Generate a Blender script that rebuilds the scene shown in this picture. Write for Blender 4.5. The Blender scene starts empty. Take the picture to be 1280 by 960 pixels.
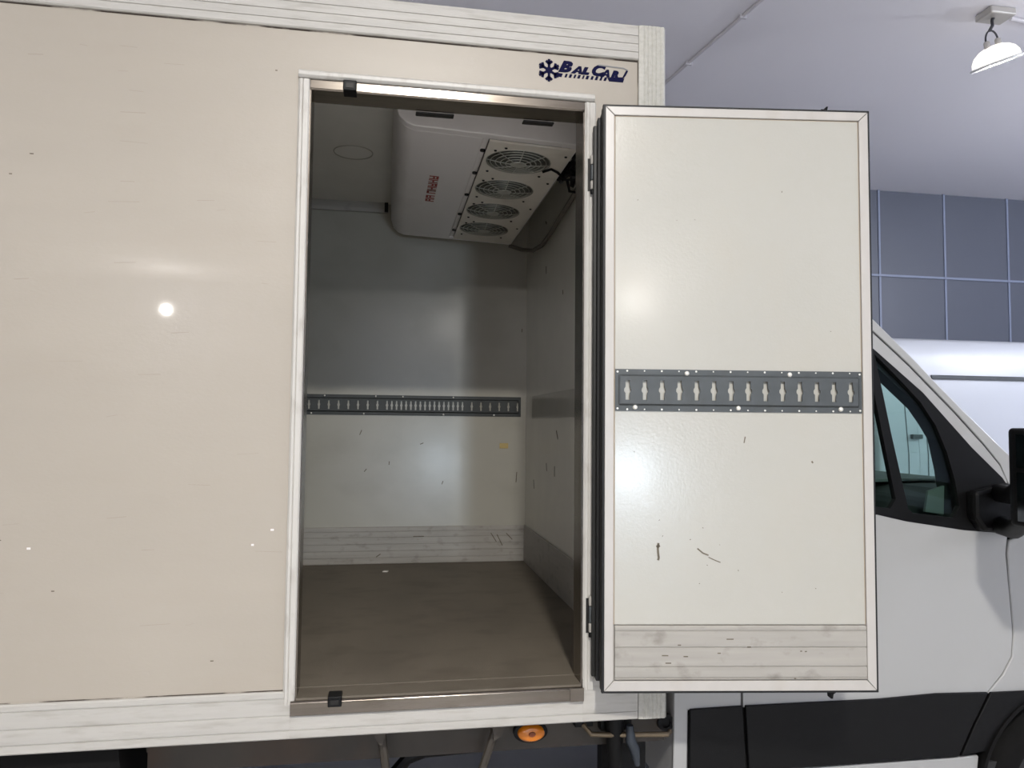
import bpy, bmesh, math, random
from mathutils import Vector, Matrix
C = bpy.context.scene
COL = C.collection
rnd = random.Random(7)
E = 1.74            # eye height; builder coordinates are measured from the eye level, E lifts them

# ------------------------------------------------------------------ camera
cam_d = bpy.data.cameras.new('camera'); cam = bpy.data.objects.new('camera', cam_d); COL.objects.link(cam)
yaw, pitch, roll = 0.168016, 0.054677, 0.009685
cy, sy, cp, sp = math.cos(yaw), math.sin(yaw), math.cos(pitch), math.sin(pitch)
fw = Vector((sy*cp, cy*cp, sp)); rt = Vector((cy, -sy, 0)); up = rt.cross(fw)
r2 = rt*math.cos(roll) + up*math.sin(roll); u2 = -rt*math.sin(roll) + up*math.cos(roll)
cam.matrix_world = Matrix(((r2.x, u2.x, -fw.x, 0), (r2.y, u2.y, -fw.y, -2.42), (r2.z, u2.z, -fw.z, E), (0, 0, 0, 1)))
cam_d.sensor_width = 36; cam_d.lens = 36*935.745/1280; cam_d.clip_start = .05; cam_d.clip_end = 200
C.camera = cam

# ------------------------------------------------------------------ world, lights, exposure
w = bpy.data.worlds.new('world'); C.world = w; w.use_nodes = True
w.node_tree.nodes['Background'].inputs[0].default_value = (.55, .6, .75, 1)
w.node_tree.nodes['Background'].inputs[1].default_value = .05
def lamp(name, x, y, z, power, size=.42, col=(1, .90, .80), aim=None, shape='DISK', sy_=None):
    l = bpy.data.lights.new(name, 'AREA'); l.shape = shape; l.size = size; l.energy = power; l.color = col
    if sy_: l.size_y = sy_
    o = bpy.data.objects.new(name, l); COL.objects.link(o); o.location = (x, y, z+E)
    if aim: o.rotation_euler = (Vector(aim)-Vector((x, y, z))).to_track_quat('-Z', 'Y').to_euler()
    return o
def bulb(name, x, y, z, power, col, r=.2):
    l = bpy.data.lights.new(name, 'POINT'); l.shadow_soft_size = r; l.energy = power; l.color = col
    o = bpy.data.objects.new(name, l); COL.objects.link(o); o.location = (x, y, z+E); return o
WARM = (1, .965, .905); COOL = (.86, .91, 1.0)
lamp('hall_lamp', .25, -3.9, 2.6, 255, size=.32, col=WARM)      # lamp row just behind the camera
lamp('hall_lamp', -4.9, -4.2, 2.6, 60, col=WARM)
bulb('hall_lamp', 10.0, -3.8, 2.5, 280, COOL)  # unseen bulb added far right to keep the ceiling bright
bulb('hall_lamp', 9.6, 1.2, 2.5, 420, COOL)  # unseen bulb added to brighten ceiling, back wall and van
bulb('hall_lamp', -4.9, 3.2, 2.5, 150, WARM)
bulb('hall_lamp', 1.75, -14.2, 2.75, 210, WARM)                               # far row, domes that glow all round
bulb('hall_lamp', -4.95, -15.6, 2.55, 440, WARM, .075)
bulb('hall_lamp', 7.5, -12.5, 2.5, 160, COOL)
lamp('entrance_daylight', 1.75, -16.85, -1.15, 190, size=.95, col=(.70, .85, 1.0), aim=(1.2, 0, -.6), shape='RECTANGLE', sy_=.85)
C.view_settings.view_transform = 'Standard'; C.view_settings.look = 'None'
C.view_settings.gamma = 1; C.view_settings.use_curve_mapping = False
C.view_settings.exposure = 0.24
C.cycles.use_denoising = True

# ------------------------------------------------------------------ materials
def lin(c):
    return tuple(((v/255)/12.92 if v/255 <= .04045 else (((v/255)+.055)/1.055)**2.4) for v in c)
def mat(name, rgb, rough=.5, metal=0, var=.06, vscale=(6, 6, 6), bump=0, bscale=(200, 200, 200), dirt=None, dirt_amt=.3,
        dscale=(3, 3, 3), dcut=(.55, .75), coat=0, spec=.5, aniso=0, crough=.06):
    m = bpy.data.materials.new(name); m.use_nodes = True
    nt = m.node_tree; b = nt.nodes['Principled BSDF']
    base = lin(rgb)
    tc = nt.nodes.new('ShaderNodeTexCoord')
    def noise(sc, detail=3):
        mp = nt.nodes.new('ShaderNodeMapping'); mp.inputs['Scale'].default_value = sc
        nt.links.new(tc.outputs['Object'], mp.inputs['Vector'])
        n = nt.nodes.new('ShaderNodeTexNoise'); n.inputs['Scale'].default_value = 1; n.inputs['Detail'].default_value = detail
        nt.links.new(mp.outputs['Vector'], n.inputs['Vector']); return n
    n = noise(vscale)
    mr = nt.nodes.new('ShaderNodeMapRange'); mr.inputs[1].default_value = .3; mr.inputs[2].default_value = .7
    mr.inputs[3].default_value = 1-var; mr.inputs[4].default_value = 1+var*.5
    nt.links.new(n.outputs['Fac'], mr.inputs[0])
    mx = nt.nodes.new('ShaderNodeVectorMath'); mx.operation = 'SCALE'; mx.inputs[0].default_value = base
    nt.links.new(mr.outputs[0], mx.inputs['Scale'])
    out = mx.outputs[0]
    if dirt:
        d = noise(dscale, 6)
        dr = nt.nodes.new('ShaderNodeMapRange'); dr.inputs[1].default_value = dcut[0]; dr.inputs[2].default_value = dcut[1]
        dr.inputs[3].default_value = 0; dr.inputs[4].default_value = dirt_amt
        nt.links.new(d.outputs['Fac'], dr.inputs[0])
        mi = nt.nodes.new('ShaderNodeMix'); mi.data_type = 'RGBA'
        nt.links.new(dr.outputs[0], mi.inputs[0]); nt.links.new(out, mi.inputs[6]); mi.inputs[7].default_value = (*lin(dirt), 1)
        out = mi.outputs[2]
    nt.links.new(out, b.inputs['Base Color'])
    b.inputs['Roughness'].default_value = rough; b.inputs['Metallic'].default_value = metal
    b.inputs['Specular IOR Level'].default_value = spec; b.inputs['Coat Weight'].default_value = coat
    b.inputs['Coat Roughness'].default_value = crough
    b.inputs['Anisotropic'].default_value = aniso
    if bump:
        bn = noise(bscale, 2); bu = nt.nodes.new('ShaderNodeBump'); bu.inputs['Strength'].default_value = bump
        bu.inputs['Distance'].default_value = .002
        nt.links.new(bn.outputs['Fac'], bu.inputs['Height']); nt.links.new(bu.outputs[0], b.inputs['Normal'])
    return m
def emit(name, rgb, s):
    m = bpy.data.materials.new(name); m.use_nodes = True; nt = m.node_tree; nt.nodes.clear()
    o = nt.nodes.new('ShaderNodeOutputMaterial'); e = nt.nodes.new('ShaderNodeEmission')
    e.inputs[0].default_value = (*rgb, 1); e.inputs[1].default_value = s; nt.links.new(e.outputs[0], o.inputs[0]); return m
def glassmat(name, tint, refl=.08, rough=.02):
    m = bpy.data.materials.new(name); m.use_nodes = True; nt = m.node_tree; nt.nodes.clear()
    o = nt.nodes.new('ShaderNodeOutputMaterial'); t = nt.nodes.new('ShaderNodeBsdfTransparent'); g = nt.nodes.new('ShaderNodeBsdfGlossy')
    t.inputs[0].default_value = (*tint, 1); g.inputs['Roughness'].default_value = rough
    lw = nt.nodes.new('ShaderNodeLayerWeight'); lw.inputs[0].default_value = .5
    pw = nt.nodes.new('ShaderNodeMath'); pw.operation = 'POWER'; pw.inputs[1].default_value = 4
    nt.links.new(lw.outputs['Facing'], pw.inputs[0])
    mr = nt.nodes.new('ShaderNodeMapRange'); mr.inputs[3].default_value = .04; mr.inputs[4].default_value = .7
    nt.links.new(pw.outputs[0], mr.inputs[0])
    mi = nt.nodes.new('ShaderNodeMixShader'); nt.links.new(mr.outputs[0], mi.inputs[0])
    nt.links.new(t.outputs[0], mi.inputs[1]); nt.links.new(g.outputs[0], mi.inputs[2]); nt.links.new(mi.outputs[0], o.inputs[0]); return m

M = {}
M['panel'] = mat('grp_beige', (170, 162, 150), .42, var=.022, vscale=(1.5, 3, 8), bump=.12, bscale=(90, 90, 130), dirt=(150, 132, 112), dirt_amt=.05, dscale=(2, 2, 9), dcut=(.52, .72), coat=.35, crough=.03)
M['rail'] = mat('worn_white_profile', (184, 181, 175), .5, var=.07, vscale=(2, 5, 40), bump=.25, bscale=(60, 60, 300), dirt=(120, 108, 92), dirt_amt=.28, dscale=(9, 20, 60), dcut=(.52, .75))
M['post'] = mat('worn_white_post', (184, 182, 174), .5, var=.08, vscale=(60, 60, 90), bump=.4, bscale=(200, 200, 200), dirt=(140, 132, 115), dirt_amt=.3, dscale=(60, 40, 60), dcut=(.5, .75))
M['jamb'] = mat('jamb_white', (194, 191, 185), .4, var=.06, vscale=(30, 30, 6), dirt=(120, 108, 95), dirt_amt=.35, dscale=(30, 30, 12), dcut=(.55, .75))
M['seal'] = mat('dark_sealant', (62, 52, 44), .8, dirt=(190, 182, 170), dirt_amt=.8, dscale=(7, 7, 7), dcut=(.5, .62))
M['steel'] = mat('brushed_stainless', (126, 119, 111), .22, metal=1, var=.12, vscale=(3, 60, 60), bump=.1, bscale=(4, 300, 300), dirt=(80, 68, 55), dirt_amt=.4, dscale=(7, 30, 30), dcut=(.5, .8))
M['liner'] = mat('grp_liner', (176, 173, 162), .28, var=.05, vscale=(2, 2, 3), bump=.12, bscale=(110, 110, 110), dirt=(120, 110, 90), dirt_amt=.2, dscale=(3, 3, 4), dcut=(.5, .75), coat=.12, crough=.14)  # darker liner tone: dim light on the far wall put into colour
M['frontlin_lit'] = mat('front_liner_lit', (214, 211, 200), .3, var=.05, bump=.1, bscale=(90, 90, 90), coat=.2, crough=.15)  # lighter liner copy: light on the front wall put into colour
M['rooflin_lit'] = mat('roof_liner_lit', (232, 230, 222), .4, var=.03, bump=.1, bscale=(90, 90, 90))  # lighter liner copy: bounce light under the roof put into colour
M['kick'] = mat('kick_plate_alu', (164, 160, 153), .45, metal=0, var=.10, vscale=(3, 3, 40), bump=.15, bscale=(20, 20, 250), dirt=(96, 90, 78), dirt_amt=.45, dscale=(14, 14, 22), dcut=(.56, .74))
M['boxfloor'] = mat('antislip_floor', (108, 100, 88), .62, var=.18, vscale=(3, 1.2, 3), bump=.5, bscale=(260, 260, 260), dirt=(66, 56, 46), dirt_amt=.4, dscale=(6, 9, 3), dcut=(.5, .75))
M['doorface'] = mat('door_gelcoat', (180, 178, 170), .22, var=.025, vscale=(1.5, 1.5, 1.5), bump=.16, bscale=(110, 110, 110), dirt=(180, 165, 140), dirt_amt=.12, dscale=(3, 3, 3), dcut=(.5, .75), coat=.2, crough=.13)
M['doorframe'] = mat('door_frame_profile', (186, 182, 177), .33, var=.04, vscale=(20, 20, 8), dirt=(170, 155, 135), dirt_amt=.2, dscale=(12, 12, 12), dcut=(.55, .8))
M['rubber'] = mat('black_rubber', (8, 8, 8), .55, var=.2, vscale=(9, 9, 9))
M['rubber_grey'] = mat('grey_rubber', (24, 24, 22), .5, var=.15, vscale=(9, 9, 9))
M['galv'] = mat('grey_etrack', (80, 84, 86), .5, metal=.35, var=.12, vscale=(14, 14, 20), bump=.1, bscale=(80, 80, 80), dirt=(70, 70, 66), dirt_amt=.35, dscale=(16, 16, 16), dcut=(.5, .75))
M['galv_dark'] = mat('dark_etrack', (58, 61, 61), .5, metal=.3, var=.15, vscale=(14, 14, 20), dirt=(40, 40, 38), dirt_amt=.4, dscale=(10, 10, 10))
M['bolt'] = mat('zinc_bolt', (224, 222, 214), .35, metal=.3)
M['black'] = mat('black_plastic', (9, 9, 10), .5, var=.12, vscale=(5, 5, 5), spec=.22)
M['darkmetal'] = mat('dark_metal', (38, 36, 34), .5, metal=.4, var=.2)
M['evap'] = mat('evaporator_abs', (236, 232, 230), .32, var=.03, vscale=(4, 2, 4), dirt=(140, 128, 112), dirt_amt=.15, dscale=(3, 3, 3))
M['evapfan'] = mat('evaporator_fan_panel', (232, 226, 214), .4, var=.06, vscale=(5, 5, 5), dirt=(120, 96, 60), dirt_amt=.3, dscale=(6, 6, 6), dcut=(.55, .8))
M['guard'] = mat('fan_guard_wire', (190, 190, 180), .4, metal=.3, dirt=(96, 66, 34), dirt_amt=.4, dscale=(12, 12, 12))
M['fanblade'] = mat('fan_blade_grey', (96, 98, 92), .6)
M['fandark'] = mat('fan_cavity', (130, 130, 120), .7, dirt=(70, 48, 28), dirt_amt=.4, dscale=(8, 8, 8))
M['red'] = mat('red_print', (150, 62, 54), .6)
M['navy'] = mat('navy_print', (10, 11, 52), .75, var=.1, spec=.15)
M['printgrey'] = mat('grey_print', (120, 122, 124), .4)
M['printwhite'] = mat('white_print', (226, 224, 222), .4)
M['hosegrey'] = mat('corrugated_hose', (104, 98, 88), .6, bump=.8, bscale=(140, 140, 140))
M['cabwhite'] = mat('cab_paint', (168, 168, 167), .38, var=.02, vscale=(1, 1, 1), coat=.25)
M['vanwhite'] = mat('van_paint', (192, 195, 203), .32, var=.015, vscale=(1, 1, 1), coat=.3)
M['clad'] = mat('black_cladding', (10, 10, 11), .55, var=.10, vscale=(4, 4, 4), bump=.2, bscale=(300, 300, 300), spec=.25)
M['gap'] = mat('dark_gap', (10, 10, 10), .9)
M['cabin'] = mat('cab_trim_dark', (38, 38, 38), .75, var=.15, vscale=(4, 4, 4))
M['cabgrey'] = mat('cab_trim_grey', (92, 96, 94), .7)
M['tyre'] = mat('tyre_rubber', (14, 13, 12), .85, var=.25, vscale=(20, 20, 20), bump=.5, bscale=(60, 60, 60), spec=.2)
M['rim'] = mat('steel_rim', (110, 112, 114), .4, metal=.7)
M['chassis'] = mat('chassis_brown_grey', (60, 54, 47), .6, var=.25, vscale=(5, 5, 5), dirt=(86, 56, 30), dirt_amt=.35, dscale=(4, 4, 4), dcut=(.5, .75))
M['chassisblk'] = mat('chassis_black', (12, 11, 11), .7, var=.2, spec=.2)
M['brass'] = mat('pipe_brass', (120, 106, 86), .4, metal=.6, var=.2, vscale=(12, 12, 12))
M['amber'] = mat('amber_lens', (206, 116, 8), .25, var=.15, vscale=(30, 30, 30), coat=.4)
M['amberdark'] = mat('amber_core', (120, 52, 8), .3)
M['bluegrey'] = mat('blue_grey_fitting', (56, 62, 70), .4, metal=.3)
M['glass'] = glassmat('tinted_glass', (.80, .915, .88))
M['windscreen'] = glassmat('windscreen_glass', (.93, .98, .965))
M['pane'] = glassmat('clear_pane', (.95, .98, 1))
M['mirrorglass'] = mat('mirror_glass', (120, 124, 128), .12, metal=1)
M['floor'] = mat('hall_floor', (188, 186, 184), .35, var=.10, vscale=(.8, .8, .8), dirt=(110, 106, 102), dirt_amt=.3, dscale=(1, 1, 1))
M['ceiling'] = mat('hall_ceiling', (240, 237, 241), .85, var=.02, vscale=(.5, .5, .5))
M['wall'] = mat('hall_wall', (128, 134, 152), .7, var=.03)
M['wpanel'] = mat('wall_panel_bluegrey', (98, 102, 114), .42, var=.05, vscale=(.7, .7, .9))
M['wrail'] = mat('wall_rail', (140, 148, 170), .45, var=.03)
M['conduit'] = mat('conduit_white', (212, 208, 212), .6)
M['lampmetal'] = mat('lamp_housing', (196, 192, 186), .35, metal=.3)
M['lampring'] = mat('lamp_ring', (238, 238, 236), .3)
M['cord'] = mat('lamp_cord', (60, 60, 66), .5)
M['lampglow'] = emit('lamp_glow', (1, .97, .93), 60)
M['lampdome'] = emit('lamp_dome_glow', (1, .95, .88), 1.3)
M['scrap'] = mat('paper_scrap', (225, 222, 214), .8)
M['tape'] = mat('old_tape', (190, 168, 110), .6, dirt=(110, 84, 40), dirt_amt=.5, dscale=(40, 40, 40))
M['scratch'] = mat('faint_scratch', (158, 149, 137), .6)
M['joint'] = mat('liner_joint', (172, 158, 140), .7)
M['scuff'] = mat('scuff_mark', (106, 98, 84), .8, var=.3, vscale=(60, 60, 60))
M['redtail'] = mat('red_lens', (130, 18, 16), .25, coat=.4)

# ------------------------------------------------------------------ mesh builder
WO = {}
class MB:
    def __init__(s, xf=None): s.bm = bmesh.new(); s.xf = xf
    def box(s, x0, x1, y0, y1, z0, z1):
        v = [s.bm.verts.new(p) for p in ((x0,y0,z0),(x1,y0,z0),(x1,y1,z0),(x0,y1,z0),(x0,y0,z1),(x1,y0,z1),(x1,y1,z1),(x0,y1,z1))]
        for f in ((3,2,1,0),(4,5,6,7),(0,1,5,4),(1,2,6,5),(2,3,7,6),(3,0,4,7)): s.bm.faces.new([v[i] for i in f])
        return s
    def prism(s, pts, axis, a, b):
        """closed polygon pts (2D) extruded along axis; x:(y,z) y:(x,z) z:(x,y)"""
        def p3(p, t): return {'x': (t, p[0], p[1]), 'y': (p[0], t, p[1]), 'z': (p[0], p[1], t)}[axis]
        A = [s.bm.verts.new(p3(p, a)) for p in pts]; B = [s.bm.verts.new(p3(p, b)) for p in pts]
        n = len(pts)
        s.bm.faces.new(A); s.bm.faces.new(B[::-1])
        for i in range(n): s.bm.faces.new((A[i], B[i], B[(i+1) % n], A[(i+1) % n]))
        return s
    def plate(s, outer, holes, axis, a, b):
        """flat plate with holes, outline in 2D, between a and b on axis"""
        def p3(p, t): return {'x': (t, p[0], p[1]), 'y': (p[0], t, p[1]), 'z': (p[0], p[1], t)}[axis]
        b2 = bmesh.new(); loops = [outer]+holes; edges = []
        for lp in loops:
            vs = [b2.verts.new(p3(p, a)) for p in lp]
            for i in range(len(vs)): edges.append(b2.edges.new((vs[i], vs[(i+1) % len(vs)])))
        bmesh.ops.triangle_fill(b2, use_beauty=True, use_dissolve=False, edges=edges)
        b2.verts.ensure_lookup_table(); b2.verts.index_update()
        tris = [[v.index for v in f.verts] for f in b2.faces]; co = [v.co.copy() for v in b2.verts]; b2.free()
        d = Vector(p3((0, 0), b-a))
        A = [s.bm.verts.new(c) for c in co]; B = [s.bm.verts.new(c+d) for c in co]
        for t in tris:
            s.bm.faces.new([A[i] for i in t]); s.bm.faces.new([B[i] for i in t[::-1]])
        k = 0
        for lp in loops:
            n = len(lp)
            for i in range(n):
                i0, i1 = k+i, k+(i+1) % n
                s.bm.faces.new((A[i0], A[i1], B[i1], B[i0]))
            k += n
        return s
    def tube(s, pts, r, n=10, cap=True):
        pts = [Vector(p) for p in pts]; rings = []; prev = None
        for i, p in enumerate(pts):
            t = (pts[min(i+1, len(pts)-1)]-pts[max(i-1, 0)]).normalized()
            if prev is None:
                a = Vector((0, 0, 1)) if abs(t.z) < .9 else Vector((1, 0, 0)); prev = t.cross(a).normalized()
            u = (prev-t*prev.dot(t)).normalized(); v = t.cross(u); prev = u
            rr = r[i] if isinstance(r, (list, tuple)) else r
            rings.append([s.bm.verts.new(p+(u*math.cos(k*math.tau/n)+v*math.sin(k*math.tau/n))*rr) for k in range(n)])
        for A, B in zip(rings, rings[1:]):
            for k in range(n): s.bm.faces.new((A[k], A[(k+1) % n], B[(k+1) % n], B[k]))
        if cap: s.bm.faces.new(rings[0][::-1]); s.bm.faces.new(rings[-1])
        return s
    def lathe(s, prof, axis, c, n=32, closed=False):
        """prof: list of (radius, along); axis letter; c centre"""
        c = Vector(c); rings = []
        for r, h in prof:
            ring = []
            for k in range(n):
                a = k*math.tau/n; q = (r*math.cos(a), r*math.sin(a))
                d = {'x': (h, q[0], q[1]), 'y': (q[0], h, q[1]), 'z': (q[0], q[1], h)}[axis]
                ring.append(s.bm.verts.new(c+Vector(d)))
            rings.append(ring)
        prs = list(zip(rings, rings[1:]))+([(rings[-1], rings[0])] if closed else [])
        for A, B in prs:
            for k in range(n): s.bm.faces.new((A[k], A[(k+1) % n], B[(k+1) % n], B[k]))
        if not closed:
            s.bm.faces.new(rings[0][::-1]); s.bm.faces.new(rings[-1])
        return s
    def ring(s, axis, c, R, r, n=32, m=6):
        return s.lathe([(R+r*math.cos(k*math.tau/m), r*math.sin(k*math.tau/m)) for k in range(m)], axis, c, n, closed=True)
    def strip(s, pts, width, axis, a, b):
        """thick poly-line (open) as a plate, drawn in the plane across axis"""
        P = [Vector((p[0], p[1])) for p in pts]; L = []; Rr = []
        for i, p in enumerate(P):
            t = (P[min(i+1, len(P)-1)]-P[max(i-1, 0)]).normalized(); nn = Vector((-t.y, t.x))*width/2
            L.append(p+nn); Rr.append(p-nn)
        for i in range(len(P)-1): s.prism([tuple(L[i]), tuple(L[i+1]), tuple(Rr[i+1]), tuple(Rr[i])], axis, a, b)
        return s
    def build(s, name, m, parent=None, bevel=0, smooth=False, label=None, kind=None, cat=None, group=None, seg=2, angle=40):
        bm = s.bm
        if s.xf:
            for v in bm.verts: v.co = s.xf(v.co)
        bmesh.ops.recalc_face_normals(bm, faces=bm.faces)
        for v in bm.verts: v.co.z += E
        xs = [v.co.x for v in bm.verts]; ys = [v.co.y for v in bm.verts]; zs = [v.co.z for v in bm.verts]
        org = Vector(((min(xs)+max(xs))/2, (min(ys)+max(ys))/2, min(zs)))
        for v in bm.verts: v.co -= org
        me = bpy.data.meshes.new(name); bm.to_mesh(me); bm.free()
        me.materials.append(M[m])
        if smooth:
            for p in me.polygons: p.use_smooth = True
            me.set_sharp_from_angle(angle=math.radians(angle))
        o = bpy.data.objects.new(name, me); COL.objects.link(o); WO[o.name] = org
        if parent: o.parent = parent; o.location = org-WO[parent.name]
        else: o.location = org
        if bevel:
            b = o.modifiers.new('bevel', 'BEVEL'); b.width = bevel; b.segments = seg; b.limit_method = 'ANGLE'; b.angle_limit = math.radians(35)
        if label: o['label'] = label
        if kind: o['kind'] = kind
        if cat: o['category'] = cat
        if group: o['group'] = group
        return o
def thing(name, label, cat, loc):
    o = bpy.data.objects.new(name, None); COL.objects.link(o); o.location = (loc[0], loc[1], loc[2]+E); o.empty_display_size = .1
    WO[o.name] = Vector(o.location); o['label'] = label; o['category'] = cat; return o
def copy_part(o, dx=0, dy=0, dz=0):
    c = o.copy(); COL.objects.link(c); c.location = Vector(o.location)+Vector((dx, dy, dz)); WO[c.name] = WO[o.name]+Vector((dx, dy, dz)); return c
def text_mb(body, size, x, z, y, shear=.3, bold=.0, sx=1.0, depth=.0008, rot=None):
    cu = bpy.data.curves.new('lettering', 'FONT'); cu.body = body; cu.size = size; cu.shear = shear; cu.offset = bold; cu.extrude = depth/2; cu.resolution_u = 3
    o = bpy.data.objects.new('lettering', cu); COL.objects.link(o)
    me = bpy.data.meshes.new_from_object(o.evaluated_get(bpy.context.evaluated_depsgraph_get()))
    bpy.data.objects.remove(o); mb = MB(); mb.bm.from_mesh(me); bpy.data.meshes.remove(me)
    for v in mb.bm.verts: v.co = Vector((x+v.co.x*sx, y-v.co.z, z+v.co.y))
    return mb

# ------------------------------------------------------------------ the hall
GZ = -1.74; CZ = 3.5; WX0, WX1, WY0, WY1 = -9.0, 13.5, -17.0, 7.35
MB().box(WX0-.2, WX1+.2, WY0-.2, WY1+.2, GZ-.1, GZ).build('floor', 'floor', kind='structure')
MB().box(WX0-.2, WX1+.2, WY0-.2, WY1+.2, CZ, CZ+.1).build('ceiling', 'ceiling', kind='structure')
wb = MB().box(WX0, WX1, WY1+.03, WY1+.18, GZ, CZ).build('wall_back', 'wall', kind='structure')
MB().box(WX0-.15, WX0, WY0, WY1, GZ, CZ).build('wall_left', 'wall', kind='structure')
MB().box(WX1, WX1+.15, WY0, WY1, GZ, CZ).build('wall_right', 'wall', kind='structure')
MB().plate([(WX0, GZ), (WX1, GZ), (WX1, CZ), (WX0, CZ)], [[(1.2, -1.65), (1.2, -.65), (2.3, -.65), (2.3, -1.65)]], 'y', WY0-.15, WY0).build('wall_front', 'wall', kind='structure')
wi = MB().plate([(1.16, -1.69), (2.34, -1.69), (2.34, -.61), (1.16, -.61)], [[(1.24, -1.61), (1.24, -.69), (2.26, -.69), (2.26, -1.61)]], 'y', WY0-.05, WY0+.03).build('window_1', 'conduit', kind='structure')
MB().box(1.24, 2.26, WY0-.02, WY0-.01, -1.61, -.69).build('pane', 'pane', wi)
# panels of the back wall, where the truck leaves it open to view
cols = [7.08+1.075*k for k in range(-3, 7)]; rows = [CZ, 2.235, .98, -.28, GZ]
first = None
for i in range(len(cols)-1):
    for j in range(4):
        z1, z0 = rows[j], rows[j+1]
        MB().box(cols[i]+.022, cols[i+1]-.010, WY1+.008, WY1+.028, z0+.012, z1-.012).build('wall_panel', 'wpanel', wb)
    MB().box(cols[i]-.008, cols[i]+.022, WY1-.006, WY1+.03, GZ, CZ).build('cover_strip', 'wrail', wb)
for z in rows[1:4]:
    MB().box(cols[0], cols[-1], WY1-.014, WY1+.03, z-.018, z+.014).build('rail', 'wrail', wb, label='pale horizontal rail')

# ------------------------------------------------------------------ ceiling lamp and conduit
LX, LY, LZ = 4.99, 2.92, 3.06
lt = thing('pendant_lamp', 'lit round pendant lamp hanging below the ceiling at the right of the hall', 'lamp', (LX, LY, LZ))
ta = math.radians(17); tb = math.radians(4)
RL = Matrix.Rotation(math.radians(6), 4, Vector((.73, -.683, 0))) @ Matrix.Rotation(-ta, 4, 'Y') @ Matrix.Rotation(tb, 4, 'X')
def lxf(v):
    return RL @ (Vector(v)*.79) + Vector((LX, LY, LZ))
MB(lxf).lathe([(.225, .012), (.220, .06), (.19, .115), (.14, .155), (.08, .18), (.04, .185)], 'z', (0, 0, 0), 40).build('shade', 'lampdome', lt, smooth=True, label='glowing dome shade')
MB(lxf).lathe([(.192, -.006), (.196, .004)], 'z', (0, 0, 0), 40).build('diffuser', 'lampglow', lt)
MB(lxf).ring('z', (0, 0, -.002), .236, .014, 48, 8).build('rim', 'lampring', lt, smooth=True, label='bright white rim')
MB(lxf).ring('z', (0, 0, .000), .209, .010, 48, 8).build('inner_ring', 'lampmetal', lt, smooth=True)
for s in (-1, 1):
    MB(lxf).lathe([(.03, .16), (.03, .23), (.018, .245)], 'z', (s*.07, 0, 0), 14).build('socket', 'lampmetal', lt, smooth=True)
MB(lxf).tube([(.075*math.cos(a), 0, .23+.11*math.sin(a)) for a in [k*math.pi/12 for k in range(13)]], .009, 8).build('bail', 'cord', lt, smooth=True)
top = lxf((.0, 0, .34))
MB().tube([top, top.lerp(Vector((LX-.02, LY, CZ-.05)), .4)+Vector((.012, 0, 0)), top.lerp(Vector((LX-.02, LY, CZ-.05)), .75)-Vector((.006, 0, 0)), (LX-.02, LY, CZ-.05)], .013, 8).build('cord', 'cord', lt, smooth=True)
MB().box(LX-.12, LX+.12, LY-.09, LY+.09, CZ-.06, CZ-.001).build('ceiling_mount', 'lampmetal', lt, bevel=.012)
cr = MB().tube([(2.42, WY1, CZ-.014), (2.77, 4.52, CZ-.014), (2.97, 3.12, CZ-.014), (3.9, -3.2, CZ-.014)], .014, 8).build('conduit', 'conduit', smooth=True, label='thin white conduit running along the ceiling past the box corner', cat='conduit')
for t in (.38, .62, .9):
    x = 2.77+(.2)*(1-t)*2.2; yv = 4.52-1.4*(1-t)*2.2
    MB().box(x-.03, x+.03, yv-.012, yv+.012, CZ-.034, CZ-.001).build('clip', 'conduit', cr)
MB().tube([(LX+.17, LY+.03, CZ-.02), (LX+.6, LY+.1, CZ-.02), (WX1, LY+.6, CZ-.02)], .018, 8).build('conduit', 'conduit', smooth=True, label='grey conduit running right along the ceiling from the pendant lamp', cat='conduit')

# ------------------------------------------------------------------ truck: box body
T = thing('refrigerated_truck', 'white refrigerated box truck with its side door open, cab to the right', 'truck', (0, 1.0, GZ))
BX0, BX1 = -3.3, .9386
XJ0, XJ1, ZJ0, ZJ1 = -.290, .689, -.905, 1.105     # outer edge of the door frame
mb = MB().plate([(BX0, -.8155), (XJ0, -.8155), (XJ0, ZJ1), (XJ1, ZJ1), (XJ1, -.8155), (.840, -.8155), (.840, 1.2568), (BX0, 1.2568)], [], 'y', 0, .08)
mb.build('side_panel', 'panel', T, label='beige glass-fibre outer side wall')
MB().box(BX0, .840, -.0005, .05, 1.2568, 1.2612).box(BX0, XJ0, -.0005, .05, -.8185, -.8155).box(XJ1, .84, -.0005, .05, -.8185, -.8155).box(.8397, .8415, -.0008, .05, -.8155, 1.2568).build('sealant', 'seal', T, label='thin dark sealant line')
# grooved top rail and bottom rail: profile in (y, z)
def grooved(z0, z1, y0, y1, grooves, gw=.0022, gd=.003):
    p = [(y1, z0), (y0+.004, z0), (y0, z0+.004)]
    for g in grooves: p += [(y0, g-gw), (y0+gd, g-gw*.4), (y0+gd, g+gw*.4), (y0, g+gw)]
    return p+[(y0, z1-.004), (y0+.004, z1), (y1, z1)]
MB().prism(grooved(1.2612, 1.384, -.012, .08, [1.287, 1.316, 1.345]), 'x', BX0, .8395).build('top_rail', 'rail', T, label='worn white ribbed top rail')
MB().prism(grooved(-.961, -.8185, -.012, .08, [-.934, -.889, -.839]), 'x', BX0, -.2672).build('bottom_rail', 'rail', T, label='white ribbed bottom rail')
MB().prism(grooved(-.961, -.8885, -.012, .08, [-.934]), 'x', -.2670, .6512).build('bottom_rail', 'rail', T, label='worn lower rail under the side door')
MB().prism(grooved(-.961, -.8185, -.012, .08, [-.934]), 'x', .6514, .8385).build('bottom_rail', 'rail', T)
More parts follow.
